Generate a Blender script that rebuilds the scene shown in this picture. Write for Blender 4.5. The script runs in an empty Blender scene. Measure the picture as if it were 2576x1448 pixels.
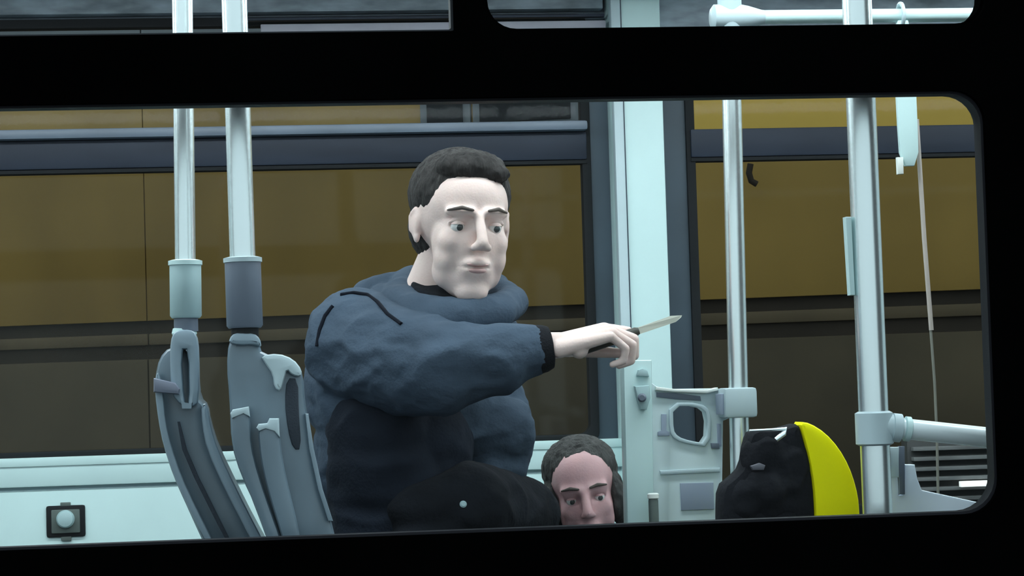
import bpy, bmesh, math, random
import numpy as np
from mathutils import Vector, Matrix, noise
random.seed(4)
SC = bpy.context.scene
COL = SC.collection

# ------------------------------------------------------------------ camera
CAMZ = 1.45
F_PX = 5600.0
YAW, PITCH, ROLL = 0.11370531, 0.04450843, -0.03038208
Fv = Vector((math.sin(YAW)*math.cos(PITCH), math.cos(YAW)*math.cos(PITCH), math.sin(PITCH)))
R0 = Vector((math.cos(YAW), -math.sin(YAW), 0)); U0 = R0.cross(Fv)
Rv = math.cos(ROLL)*R0 + math.sin(ROLL)*U0
Uv = -math.sin(ROLL)*R0 + math.cos(ROLL)*U0
cam_d = bpy.data.cameras.new('camera'); cam = bpy.data.objects.new('camera', cam_d); COL.objects.link(cam)
cam_d.sensor_width = 36; cam_d.lens = F_PX/2576*36; cam_d.clip_end = 200
M = Matrix((Rv, Uv, -Fv)).transposed().to_4x4(); M.translation = Vector((0, 0, CAMZ)); cam.matrix_world = M
SC.camera = cam

def P(px, py, Y):
    """a point of the bus (bus axes: x along, y across, z up) seen at px,py and lying Y metres across"""
    d = Fv*F_PX + Rv*(px-1288) - Uv*(py-724)
    v = d*(Y/d.y)
    return Vector((v.x, v.y, v.z+CAMZ))

# ------------------------------------------------------------------ world, exposure
SC.view_settings.view_transform = 'Standard'; SC.view_settings.look = 'None'
SC.view_settings.exposure = 0.0; SC.view_settings.gamma = 1.0; SC.view_settings.use_curve_mapping = False
w = bpy.data.worlds.new('overcast_sky'); SC.world = w; w.use_nodes = True
nt = w.node_tree; nt.nodes.clear()
wo = nt.nodes.new('ShaderNodeOutputWorld'); bg = nt.nodes.new('ShaderNodeBackground')
tc = nt.nodes.new('ShaderNodeTexCoord'); sp = nt.nodes.new('ShaderNodeSeparateXYZ'); cr = nt.nodes.new('ShaderNodeValToRGB')
nt.links.new(tc.outputs['Generated'], sp.inputs[0]); nt.links.new(sp.outputs['Z'], cr.inputs[0])
cr.color_ramp.elements[0].position = 0.0; cr.color_ramp.elements[0].color = (0.62, 0.74, 0.80, 1)
cr.color_ramp.elements[1].position = 0.7; cr.color_ramp.elements[1].color = (0.80, 0.92, 1.0, 1)
nt.links.new(cr.outputs[0], bg.inputs[0]); bg.inputs[1].default_value = 1.25
nt.links.new(bg.outputs[0], wo.inputs[0])
LAMP_POWER = 19.0
SC.cycles.max_bounces = 8
SC.cycles.transparent_max_bounces = 12

# ------------------------------------------------------------------ materials
MATS = {}
def mat(name, col, rough=0.5, metal=0.0, spec=0.5, var=0.08, scale=6.0, bump=0.0, bscale=60.0, coat=0.0, sss=0.0, emit=None, stretch=(1, 1, 1)):
    if name in MATS: return MATS[name]
    m = bpy.data.materials.new(name); m.use_nodes = True; n = m.node_tree; b = n.nodes['Principled BSDF']
    b.inputs['Roughness'].default_value = rough; b.inputs['Metallic'].default_value = metal
    b.inputs['Specular IOR Level'].default_value = spec; b.inputs['Coat Weight'].default_value = coat
    t = n.nodes.new('ShaderNodeTexCoord'); mp = n.nodes.new('ShaderNodeMapping'); mp.inputs['Scale'].default_value = stretch
    n.links.new(t.outputs['Object'], mp.inputs[0])
    nz = n.nodes.new('ShaderNodeTexNoise'); nz.inputs['Scale'].default_value = scale; nz.inputs['Detail'].default_value = 4
    n.links.new(mp.outputs[0], nz.inputs['Vector'])
    r = n.nodes.new('ShaderNodeValToRGB')
    c0 = [max(0, c*(1-var)) for c in col]; c1 = [min(1, c*(1+var)) for c in col]
    r.color_ramp.elements[0].position = .3; r.color_ramp.elements[1].position = .7
    r.color_ramp.elements[0].color = (*c0, 1); r.color_ramp.elements[1].color = (*c1, 1)
    n.links.new(nz.outputs['Fac'], r.inputs[0]); n.links.new(r.outputs[0], b.inputs['Base Color'])
    if bump:
        n2 = n.nodes.new('ShaderNodeTexNoise'); n2.inputs['Scale'].default_value = bscale; n2.inputs['Detail'].default_value = 3
        n.links.new(mp.outputs[0], n2.inputs['Vector'])
        bp = n.nodes.new('ShaderNodeBump'); bp.inputs['Strength'].default_value = bump; bp.inputs['Distance'].default_value = 0.004
        n.links.new(n2.outputs['Fac'], bp.inputs['Height']); n.links.new(bp.outputs[0], b.inputs['Normal'])
    if sss:
        b.inputs['Subsurface Weight'].default_value = sss; b.inputs['Subsurface Radius'].default_value = (.01, .004, .002)
    if emit:
        b.inputs['Emission Color'].default_value = (*emit[0], 1); b.inputs['Emission Strength'].default_value = emit[1]
    MATS[name] = m; return m
def glass(name, tint, gloss):
    m = bpy.data.materials.new(name); m.use_nodes = True; n = m.node_tree; n.nodes.clear()
    o = n.nodes.new('ShaderNodeOutputMaterial'); mx = n.nodes.new('ShaderNodeMixShader')
    tr = n.nodes.new('ShaderNodeBsdfTransparent'); gl = n.nodes.new('ShaderNodeBsdfGlossy')
    tr.inputs[0].default_value = (*tint, 1); gl.inputs['Roughness'].default_value = 0.04
    mx.inputs[0].default_value = gloss
    n.links.new(tr.outputs[0], mx.inputs[1]); n.links.new(gl.outputs[0], mx.inputs[2]); n.links.new(mx.outputs[0], o.inputs[0])
    MATS[name] = m; return m

BLACK = mat('black_body_paint', (.0009, .0010, .0010), .9, spec=0.0, var=.2)
BLACKIN = mat('dark_inner_trim', (.02, .024, .028), .6, spec=.2)
RUBBER = mat('window_rubber', (.012, .014, .016), .7, spec=.2)
GASKET = mat('grey_gasket', (.010, .011, .014), .6, spec=.15)
GLASS = glass('clear_window_glass', (.97, .985, .98), .0015)
TINT = glass('tinted_window_glass', (.76, .76, .71), .010)
WHITE = mat('pale_mint_plastic', (.60, .80, .80), .38, spec=.4, var=.03)
WHITE2 = mat('pale_grey_plastic', (.50, .62, .66), .42, spec=.4, var=.05)
PANELW = mat('moulded_panel_plastic', (.56, .68, .70), .45, spec=.4, var=.06)
CHROME = mat('brushed_pole_steel', (.84, .92, .93), .27, metal=.85, var=.04, scale=20, stretch=(1, 1, .05))
SLEEVE = mat('pale_sleeve', (.40, .56, .58), .45, var=.05)
SLEEVED = mat('slate_sleeve', (.13, .16, .21), .45, var=.06)
SEATG = mat('slate_seat_shell', (.135, .19, .235), .30, spec=.6, var=.18, scale=9, stretch=(1.5, 1.5, .5))
SEATL = mat('painted_seat_highlight', (.24, .32, .38), .35, spec=.5, var=.1)
SEATF = mat('dark_seat_fabric', (.03, .04, .055), .85, bump=.4, bscale=400)
BLKF = mat('black_seat_fabric', (.008, .009, .012), .85, spec=.15, var=.3, bump=.5, bscale=90)
YELLOW = mat('bright_yellow_plastic', (.90, .86, .0), .5, spec=.12, var=.03)
SLATE = mat('slate_window_border', (.045, .07, .095), .5, var=.2, scale=5)
TRANSOM = mat('slate_transom', (.022, .030, .048), .5, spec=.25, var=.25, scale=5, stretch=(.5, 1, 3))
TRANSL = mat('light_transom_lip', (.16, .20, .26), .4, var=.12)
COVE = mat('slate_cove_panel', (.27, .33, .38), .5, var=.45, scale=9, stretch=(1, 1, 3))
JACKET = mat('slate_blue_jacket_cloth', (.060, .086, .122), .88, spec=.12, var=.16, scale=10, bump=.35, bscale=160)
JSEAM = mat('dark_seam', (.006, .008, .014), .9, spec=.1)
BLKCLOTH = mat('black_coat_cloth', (.010, .012, .016), .9, spec=.10, var=.3, scale=12, bump=.5, bscale=120)
CUFF = mat('black_knit_cuff', (.010, .011, .014), .9, spec=.15, bump=.5, bscale=300)
SKIN = mat('pale_skin', (.80, .62, .57), .5, spec=.35, var=.07, scale=14, sss=.12, bump=.12, bscale=220)
SKIN2 = mat('pink_skin', (.60, .36, .37), .5, spec=.35, var=.10, scale=14, sss=.12, bump=.12, bscale=220)
LIP = mat('lip_skin', (.60, .37, .35), .45, var=.06)
LIP2 = mat('lip_skin_dark', (.38, .15, .17), .45, var=.06)
HAIR = mat('short_dark_hair', (.030, .027, .026), .75, spec=.3, var=.5, scale=60, bump=.9, bscale=260, stretch=(1, 1, .25))
HAIR2 = mat('grey_brown_hair', (.045, .046, .044), .7, spec=.3, var=.5, scale=60, bump=.9, bscale=260, stretch=(1, 1, .25))
STUB = mat('brow_hair', (.10, .08, .07), .8, var=.3)
EYEW = mat('eye_white', (.75, .74, .72), .15, var=.02)
IRIS = mat('eye_iris', (.05, .06, .06), .15, var=.2)
BLADE = mat('pale_blade_steel', (.85, .84, .72), .3, metal=.6, var=.05)
HANDLE = mat('dark_handle', (.05, .05, .04), .5)
DENIM = mat('dark_trouser_cloth', (.02, .024, .035), .85, bump=.4, bscale=200)
SHOE = mat('black_shoe_leather', (.012, .012, .013), .5)
STICKER = mat('slate_blue_sticker', (.30, .36, .46), .5, var=.06)
BRASSW = mat('button_cap', (.85, .90, .86), .35, var=.02)
BTNG = mat('button_post', (.10, .13, .12), .5)
CREAM = mat('cream_cord', (.50, .44, .40), .6, var=.1)
FLOORM = mat('bus_floor_vinyl', (.06, .065, .07), .7, var=.25, scale=40)
CEILM = mat('ceiling_laminate', (.55, .60, .62), .6, var=.04)
ASPH = mat('asphalt', (.05, .05, .052), .9, var=.3, scale=30, bump=.5, bscale=80)
OCHRE = mat('ochre_cladding', (.29, .19, .055), .6, spec=.25, var=.16, scale=1.3, stretch=(1.6, 1.6, .8))
OCHREB = mat('bright_ochre_cladding', (.58, .38, .075), .55, spec=.25, var=.10, scale=2)
OCHREL = mat('olive_ochre_cladding', (.30, .205, .075), .6, spec=.25, var=.14, scale=2)
OCHRE2 = mat('warm_ochre_cladding', (.38, .25, .07), .6, spec=.25, var=.12, scale=1.3, stretch=(1.6, 1.6, .8))
BROWNS = mat('brown_strip', (.13, .10, .062), .7, var=.2, scale=3)
DARKJ = mat('dark_joint', (.035, .026, .02), .8, var=.3, scale=3)
OLIVED = mat('dark_olive_cladding', (.095, .076, .048), .7, var=.3, scale=1.6)
GREYUP = mat('grey_upper_cladding', (.13, .15, .16), .7, var=.2, scale=2)
LAMPM = mat('lamp_diffuser', (.9, .9, .9), .5, var=0, emit=((.86, .96, 1.0), LAMP_POWER))

# ------------------------------------------------------------------ helpers
def tag(o, label=None, cat=None, group=None, kind=None):
    if label: o['label'] = label
    if cat: o['category'] = cat
    if group: o['group'] = group
    if kind: o['kind'] = kind
    return o
def thing(name, label, cat, loc=(0, 0, 0), group=None):
    o = bpy.data.objects.new(name, None); COL.objects.link(o); o.location = loc; o.empty_display_size = .1
    return tag(o, label, cat, group)
def obj(name, bm, m, parent=None, smooth=True, angle=40):
    me = bpy.data.meshes.new(name)
    if isinstance(bm, bpy.types.Mesh): me = bm
    else: bm.to_mesh(me); bm.free()
    me.materials.clear(); me.materials.append(m)
    if smooth:
        me.polygons.foreach_set('use_smooth', [True]*len(me.polygons))
        if angle < 180:
            try: me.set_sharp_from_angle(angle=math.radians(angle))
            except Exception: pass
    o = bpy.data.objects.new(name, me); COL.objects.link(o)
    if parent is not None:
        o.parent = parent; o.matrix_parent_inverse = world_of(parent).inverted()
    return o
def world_of(o):
    m = Matrix.Translation(o.location)
    if o.parent: m = world_of(o.parent) @ o.matrix_parent_inverse @ m
    return m
def newbm(): return bmesh.new()
def box(x0, x1, y0, y1, z0, z1, bev=0.0, bm=None):
    bm = bm or newbm(); t = newbm()
    bmesh.ops.create_cube(t, size=1)
    bmesh.ops.scale(t, vec=(x1-x0, y1-y0, z1-z0), verts=t.verts)
    bmesh.ops.translate(t, vec=((x0+x1)/2, (y0+y1)/2, (z0+z1)/2), verts=t.verts)
    if bev: bmesh.ops.bevel(t, geom=list(t.edges), offset=bev, segments=2, profile=.6, affect='EDGES')
    return merge(bm, t)
def merge(bm, t):
    me = bpy.data.meshes.new('tmp'); t.to_mesh(me); t.free(); bm.from_mesh(me); bpy.data.meshes.remove(me); return bm
def frame_axes(d):
    d = d.normalized(); a = Vector((0, 0, 1)) if abs(d.z) < .9 else Vector((1, 0, 0))
    x = a.cross(d).normalized(); y = d.cross(x); return x, y
def tube(pts, r, seg=20, bm=None, caps=True, flat=1.0):
    """sweep a round section along pts; r may be a list"""
    bm = bm or newbm(); pts = [Vector(p) for p in pts]; rs = r if isinstance(r, (list, tuple)) else [r]*len(pts)
    rings = []; px = None
    for i, p in enumerate(pts):
        d = (pts[min(i+1, len(pts)-1)]-pts[max(i-1, 0)])
        if d.length < 1e-9: d = Vector((0, 0, 1))
        if px is None: x, y = frame_axes(d)
        else:
            d.normalize(); x = (px - d*px.dot(d)).normalized(); y = d.cross(x)
        px = x
        rings.append([bm.verts.new(p + (x*math.cos(a)*flat + y*math.sin(a))*rs[i]) for a in [2*math.pi*k/seg for k in range(seg)]])
    for a, b in zip(rings, rings[1:]):
        for k in range(seg): bm.faces.new((a[k], a[(k+1) % seg], b[(k+1) % seg], b[k]))
    if caps:
        bm.faces.new(rings[0][::-1]); bm.faces.new(rings[-1])
    return bm
def lathe(p0, p1, prof, seg=28, bm=None):
    """prof: (t along p0->p1 in metres, radius)"""
    p0 = Vector(p0); d = (Vector(p1)-p0).normalized()
    pts = []; rs = []
    for t, r in prof: pts.append(p0+d*t); rs.append(r)
    bm = bm or newbm(); x, y = frame_axes(d); rings = []
    for p, r in zip(pts, rs):
        rings.append([bm.verts.new(p+(x*math.cos(2*math.pi*k/seg)+y*math.sin(2*math.pi*k/seg))*max(r, 1e-4)) for k in range(seg)])
    for a, b in zip(rings, rings[1:]):
        for k in range(seg): bm.faces.new((a[k], a[(k+1) % seg], b[(k+1) % seg], b[k]))
    bm.faces.new(rings[0][::-1]); bm.faces.new(rings[-1]); return bm
def smooth_poly(pts, n=2):
    for _ in range(n):
        o = []
        for i in range(len(pts)):
            a, b = pts[i], pts[(i+1) % len(pts)]
            o += [(a[0]*.75+b[0]*.25, a[1]*.75+b[1]*.25), (a[0]*.25+b[0]*.75, a[1]*.25+b[1]*.75)]
        pts = o
    return pts
def rrect(x0, x1, z0, z1, r, n=7):
    """rounded rectangle; r = one radius or (bl, br, tr, tl)"""
    rs = r if isinstance(r, (list, tuple)) else (r,)*4; out = []
    for (cx, cz, sx, sz, a0), q in zip([(x0, z0, 1, 1, 180), (x1, z0, -1, 1, 270), (x1, z1, -1, -1, 0), (x0, z1, 1, -1, 90)], rs):
        if q <= 0: out.append((cx, cz)); continue
        for k in range(n+1):
            a = math.radians(a0+90*k/n); out.append((cx+sx*q+q*math.cos(a), cz+sz*q+q*math.sin(a)))
    return out
def plate(outer, holes, y0, y1, bev=0.0):
    """an x-z plate with holes, from y0 to y1 thick"""
    cu = bpy.data.curves.new('tmp', 'CURVE'); cu.dimensions = '2D'; cu.fill_mode = 'BOTH'
    for poly in [outer]+holes:
        s = cu.splines.new('POLY'); s.points.add(len(poly)-1)
        for q, (x, z) in zip(s.points, poly): q.co = (x, z, 0, 1)
        s.use_cyclic_u = True
    cu.extrude = max((y1-y0)/2-bev, 1e-5); cu.bevel_depth = bev; cu.bevel_resolution = 1; cu.offset = -bev
    o = bpy.data.objects.new('tmp', cu); COL.objects.link(o)
    dg = bpy.context.evaluated_depsgraph_get(); me = bpy.data.meshes.new_from_object(o.evaluated_get(dg))
    bpy.data.objects.remove(o); bpy.data.curves.remove(cu)
    me.transform(Matrix(((1, 0, 0, 0), (0, 0, -1, (y0+y1)/2), (0, 1, 0, 0), (0, 0, 0, 1))))
    bm = newbm(); bm.from_mesh(me); bpy.data.meshes.remove(me)
    bmesh.ops.remove_doubles(bm, verts=bm.verts, dist=1e-6); bmesh.ops.recalc_face_normals(bm, faces=bm.faces)
    return bm
def px_poly(pts, Y): return [(P(a, b, Y).x, P(a, b, Y).z) for a, b in pts]
def px_plate(pts, Y, depth, holes=(), bev=.003, sm=0):
    o = px_poly(pts, Y)
    if sm: o = smooth_poly(o, sm)
    return plate(o, [smooth_poly(px_poly(h, Y), 1) for h in holes], Y, Y+depth, bev)

# organic surfaces
ICO = None
def ell(bm, c, r, rot=None):
    t = newbm(); bmesh.ops.create_icosphere(t, subdivisions=3, radius=1)
    r = (r, r, r) if isinstance(r, (int, float)) else r
    m = Matrix.Translation(c) @ (rot.to_4x4() if rot else Matrix()) @ Matrix.Diagonal((*r, 1))
    bmesh.ops.transform(t, matrix=m, verts=t.verts); merge(bm, t)
def cap(bm, a, ra, b, rb, ends=(1, 1)):
    a, b = Vector(a), Vector(b); t = newbm(); d = b-a
    bmesh.ops.create_cone(t, cap_ends=True, segments=20, radius1=ra, radius2=rb, depth=d.length)
    m = Matrix.Translation((a+b)/2) @ d.to_track_quat('Z', 'Y').to_matrix().to_4x4()
    bmesh.ops.transform(t, matrix=m, verts=t.verts); merge(bm, t)
    if ends[0]: ell(bm, a, ra)
    if ends[1]: ell(bm, b, rb)
def chain(bm, pts, rs, ends=(1, 1)):
    for i in range(len(pts)-1):
        cap(bm, pts[i], rs[i], pts[i+1], rs[i+1], (ends[0] if i == 0 else 1, ends[1] if i == len(pts)-2 else 1))
def remesh(bm, voxel, smooth=6):
    me = bpy.data.meshes.new('tmp'); bm.to_mesh(me); bm.free()
    o = bpy.data.objects.new('tmp', me); COL.objects.link(o)
    r = o.modifiers.new('r', 'REMESH'); r.mode = 'VOXEL'; r.voxel_size = voxel
    s = o.modifiers.new('s', 'SMOOTH'); s.iterations = smooth; s.factor = .5
    dg = bpy.context.evaluated_depsgraph_get(); out = bpy.data.meshes.new_from_object(o.evaluated_get(dg))
    bpy.data.objects.remove(o); bpy.data.meshes.remove(me)
    return out
def coords(me):
    a = np.empty(len(me.vertices)*3); me.vertices.foreach_get('co', a); return a.reshape(-1, 3)
def setco(me, a): me.vertices.foreach_set('co', a.ravel()); me.update()
def wrinkle(me, amp, sc=(9, 9, 9), off=0):
    co = coords(me); nr = np.empty(len(co)*3); me.vertices.foreach_get('normal', nr); nr = nr.reshape(-1, 3)
    d = np.array([noise.noise(Vector((c[0]*sc[0]+off, c[1]*sc[1], c[2]*sc[2])))+.5*noise.noise(Vector((c[0]*sc[0]*2.3+off, c[1]*sc[1]*2.3, c[2]*sc[2]*2.3+5))) for c in co])
    d = 1-2*np.abs(d)       # ridged: reads as cloth folds
    setco(me, co+nr*(d*amp)[:, None])

# ------------------------------------------------------------------ near side of the bus (black, with its windows)
YN, YNI = 3.40, 3.455
FLOOR, CEIL = 0.22, 2.50
XL, XR = -3.2, 3.6
ZB, ZT, ZU = CAMZ-.2205, CAMZ+.4475, CAMZ+.5515     # lower window bottom / top, upper window bottom
XRW = (P(2470, 360, YN).x + P(2503, 1200, YN).x)/2 + .007
XPIL0, XPIL1 = P(1133, 78, YN).x+.006, P(1236, 60, YN).x-.008
XLW = -1.15
low = rrect(XLW, XRW, ZB, ZT, (.03, .055, .05, .03))
upl = rrect(XLW, XPIL0, ZU, 2.34, (.03, .004, .004, .03))
upr = rrect(XPIL1, P(2455, 50, YN).x+.018, ZU, 2.34, .045)
skin = plate([(XL, .08), (XR, .08), (XR, 2.72), (XL, 2.72)], [low, upl, upr], YN, YNI, 0)
tag(obj('wall_front', skin, BLACK, smooth=False), 'black painted bus side around the windows', kind='structure')
def shrink(poly, d):
    cx = (min(p[0] for p in poly)+max(p[0] for p in poly))/2; cz = (min(p[1] for p in poly)+max(p[1] for p in poly))/2
    hx = max(p[0] for p in poly)-cx; hz = max(p[1] for p in poly)-cz
    return [(cx+(x-cx)*(1-d/hx), cz+(z-cz)*(1-d/hz)) for x, z in poly]
for i, poly in enumerate((low, upl, upr)):
    win = bpy.data.objects.new('window_%d' % (i+1), None); COL.objects.link(win); win.location = (0, YN, ZB if i == 0 else ZU)
    tag(win, ['wide lower bus window with rounded right corners', 'upper left bus window above the black beam', 'upper right bus window with a rounded corner'][i], kind='structure')
    obj('gasket', plate(shrink(poly, -.001), [shrink(poly, .004)], YN+.012, YNI-.01, 0), BLACK if i == 2 else GASKET if i == 0 else BLACKIN, win)
    obj('pane', plate(shrink(poly, .002), [], YN+.026, YN+.031, 0), GLASS, win)

# ------------------------------------------------------------------ shell of the bus
YF, YFO = 5.85, 5.91
tag(obj('floor', box(XL, XR, YN+.01, YFO, FLOOR-.1, FLOOR), FLOORM, smooth=False), 'dark speckled vinyl bus floor', kind='structure')
tag(obj('ceiling', box(XL, XR, YN, YFO, CEIL, CEIL+.2), CEILM, smooth=False), 'pale laminate bus ceiling', kind='structure')
tag(obj('wall_left', box(XL-.05, XL, YN, YFO, .1, 2.7), PANELW, smooth=False), 'pale panelled end wall', kind='structure')
tag(obj('wall_right', box(XR, XR+.05, YN, YFO, .1, 2.7), PANELW, smooth=False), 'pale panelled end wall', kind='structure')
# far side: sill wall, window openings, cove
zsill = P(300, 1147, YF).z
ztr0 = (P(0, 430, YF).z+P(1400, 403, YF).z+P(2440, 386, YF).z)/3
ztr1 = (P(0, 347, YF).z+P(1400, 334, YF).z+P(2440, 323, YF).z)/3
ztop = P(500, 52, YF).z
ztopr = P(2100, 96, YF).z
xp0, xp1 = P(1556, 600, YF-.12).x, P(1680, 600, YF-.12).x          # pillar
xb0, xb1 = P(1486, 600, YF).x, P(1738, 600, YF).x
wL = [XL+.25, xb0]; wR = [xb1, XR-.25]
zm0 = P(2440, 1275, YF).z
holes = [rrect(wL[0], wL[1], zsill, ztop, .03), rrect(wR[0], wR[1], zm0, ztopr, .03)]
wb = obj('wall_back', plate([(XL, .08), (XR, .08), (XR, 2.72), (XL, 2.72)], holes, YF, YFO, 0), SLATE, smooth=False)
tag(wb, 'slate coloured far wall of the bus', kind='structure')
zgr = P(300, 1221, YF-.05).z
obj('sill_ledge', box(XL+.01, xp0+.02, YF-.06, YF-.001, zgr+.004, zsill+.004, .006), WHITE, wb)
obj('sill_lip', box(XL+.01, xp0+.02, YF-.064, YF-.055, zsill-.018, zsill+.005, .004), WHITE, wb)
obj('side_panel', box(XL+.01, xp0+.02, YF-.05, YF-.001, FLOOR+.01, zgr-.006, .004), WHITE, wb)
obj('panel_groove', box(XL+.01, xp0+.02, YF-.042, YF-.001, zgr-.008, zgr+.006), WHITE2, wb)
obj('side_panel', box(xp1, XR-.01, YF-.05, YF-.001, FLOOR+.01, zm0-.008, .004), WHITE2, wb)
obj('cove_panel', box(XL+.01, xp0-.01, YF-.05, YF-.001, ztop+.012, CEIL-.005, .004), COVE, wb)
obj('cove_panel', box(xp1+.01, XR-.01, YF-.05, YF-.001, ztopr+.012, CEIL-.005, .004), COVE, wb)
zlt = P(900, 66, YF-.1).z
obj('cove_rail', box(P(655, 60, YF).x, xp0-.01, YF-.09, YF-.052, zlt-.011, zlt+.010, .003), mat('lilac_rail', (.36, .36, .42), .5), wb)
obj('cove_rail', box(P(620, 30, YF).x, xp0-.01, YF-.075, YF-.052, zlt+.022, zlt+.030, .002), TRANSOM, wb)
# far windows
for i, (a, b) in enumerate((wL, wR)):
    win = bpy.data.objects.new('window_%d' % (i+4), None); COL.objects.link(win); win.location = ((a+b)/2, YF, zsill)
    tag(win, ['far side bus window left of the pale pillar', 'far side bus window right of the pale pillar'][i], kind='structure')
    hole = holes[i]
    obj('window_frame', plate(shrink(hole, -.006), [shrink(hole, .018)], YF-.012, YF+.03, .002), RUBBER, win)
    obj('transom', box(a+.005, b-.005, YF-.02, YF+.03, ztr0, ztr1, .006), TRANSOM, win)
    obj('transom_lip', box(a+.005, b-.005, YF-.016, YF+.03, ztr0-.010, ztr0-.001), RUBBER, win)
    if i == 0: obj('transom_lip', box(a+.005, b-.005, YF-.05, YF+.02, ztr1, ztr1+.026, .008), TRANSL, win)
    obj('pane', box(a+.003, b-.003, YF+.034, YF+.038, (zsill, zm0)[i]-.002, ztr0+.01), TINT, win, smooth=False)
    obj('pane', box(a+.003, b-.003, YF+.034, YF+.038, ztr1-.01, (ztop, ztopr)[i]+.002), GLASS, win, smooth=False)
# pillar
pil = obj('trim_1', box(xp0, xp1, YF-.12, YF-.001, FLOOR+.001, CEIL-.001, .008), WHITE)
tag(pil, 'broad pale mint window pillar', kind='structure')
obj('edge_strip', box(xp0-.004, xp0+.022, YF-.135, YF-.10, FLOOR+.001, CEIL-.001, .006), WHITE2, pil)
obj('edge_groove', box(xp0+.020, xp0+.026, YF-.124, YF-.10, FLOOR+.001, CEIL-.001), SLATE, pil)

# black square latch on the side panel
c = P(166, 1310, YF-.05)
la = thing('panel_latch', 'small square black latch with pale round knob on the pale side panel', 'latch', c)
k = 5600/5.85/1
obj('back_plate', box(c.x-.049, c.x+.049, YF-.058, YF-.048, c.z-.040, c.z+.040, .006), RUBBER, la)
obj('inner_plate', box(c.x-.036, c.x+.036, YF-.062, YF-.056, c.z-.030, c.z+.030, .003), BTNG, la)
obj('knob', lathe((c.x, YF-.060, c.z+.006), (c.x, YF-.09, c.z+.006), [(0, .023), (.008, .023), (.016, .019), (.019, .008)]), SLEEVE, la)
obj('hinge_tab', box(c.x-.013, c.x+.013, YF-.056, YF-.049, c.z+.038, c.z+.048, .002), BTNG, la)
obj('hinge_tab', box(c.x-.013, c.x+.013, YF-.056, YF-.049, c.z-.050, c.z-.038, .002), BTNG, la)

# ceiling lamps
for j, yy in enumerate((3.66, 4.95)):
    x0, x1_ = -2.9, 3.3
    t = thing('ceiling_lamp', ['long strip lamp on the bus ceiling along the near windows', 'long strip lamp on the bus ceiling along the far windows'][j], 'lamp', (x0, yy, CEIL), 'strip lamps under the bus ceiling')
    obj('housing', box(x0, x1_, yy-.09, yy+.09, CEIL-.03, CEIL-.0005, .004), WHITE2, t)
    obj('diffuser', box(x0+.02, x1_-.02, yy-.07, yy+.07, CEIL-.045, CEIL-.029, .004), LAMPM, t)

# ------------------------------------------------------------------ outside beyond the bus
tag(obj('ground', box(-40, 40, -12, 60, -.1, 0), ASPH, smooth=False), 'dark asphalt street', kind='structure')
FA = P(0, 830, 9.3)
FB = P(2480, 712, 8.05); FB.z = FA.z
fu = (FB-FA); fu.z = 0; fu.normalize(); fn = Vector((fu.y, -fu.x, 0))     # fn points to the bus
fac = thing('ochre_building', 'ochre panelled facade seen through the far bus windows', 'building', (FA.x+fu.x*2, FA.y+fu.y*2, 0))
FO = Vector((FA.x, FA.y, 0)) - fn*.0
FM = Matrix(((fu.x, -fn.x, 0, FO.x), (fu.y, -fn.y, 0, FO.y), (0, 0, 1, 0), (0, 0, 0, 1)))
def fbox(name, u0, u1, z0, z1, out, m, bev=.006):
    bm = box(u0, u1, -out, .1, z0, z1, bev); bmesh.ops.transform(bm, matrix=FM, verts=bm.verts)
    return obj(name, bm, m, fac)
zc = lambda y: CAMZ + ((P(1288, y, 8.6).z-CAMZ))
fbox('backing_wall', -3.6, 7.6, 0, 5.2, .005, DARKJ, 0)
z1, z2, z3, z4 = zc(772), zc(803), zc(838), zc(872)
zt = zc(345); ztr_ = P(2100, 356, 8.1).z; zuu = zc(60)
ul = -3.55
i = 0
while ul < 7.4:
    wd = 2.1; u1 = min(ul+wd, 7.55); g = .002
    right = ul > 2.2; ztj = ztr_ if right else zt
    fbox('cladding_panel', ul+g, u1-g, z1, ztj-.02, .03, OCHRE2 if right else OCHRE, .002)
    fbox('cladding_panel', ul+g, u1-g, ztj-.01, zuu, .03, OCHREB if right else OCHREL, .002)
    fbox('cladding_panel', ul+g, u1-g, z3+.004, z2-.004, .02, BROWNS)
    fbox('cladding_panel', ul+g, u1-g, .02, z4, .03, OLIVED)
    fbox('cladding_panel', ul+g, u1-g, zuu+.02, 5.15, .03, GREYUP)
    ul += wd; i += 1
for (a, b) in ((1095, 1175), (1235, 1340), (1345, 1460)):
    pa, pb = P(a, 270, 8.8), P(b, 270, 8.7)
    ua, ub = (pa-FO).dot(fu), (pb-FO).dot(fu)
    wdw = fbox('window_frame', ua-.03, ub+.03, zc(315), zc(150), .05, GREYUP)
    bm = box(ua, ub, -.06, 0, zc(308), zc(160), 0); bmesh.ops.transform(bm, matrix=FM, verts=bm.verts)
    obj('pane', bm, RUBBER, wdw, smooth=False)
# small dark hook seen right of the pole on the facade
bm = newbm(); hk = [P(1888, 412, 8.2), P(1884, 435, 8.2), P(1890, 455, 8.2), P(1904, 463, 8.2)]
tube([p for p in hk], .012, 10, bm); hko = obj('bracket_hook', bm, DARKJ, fac)

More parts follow.
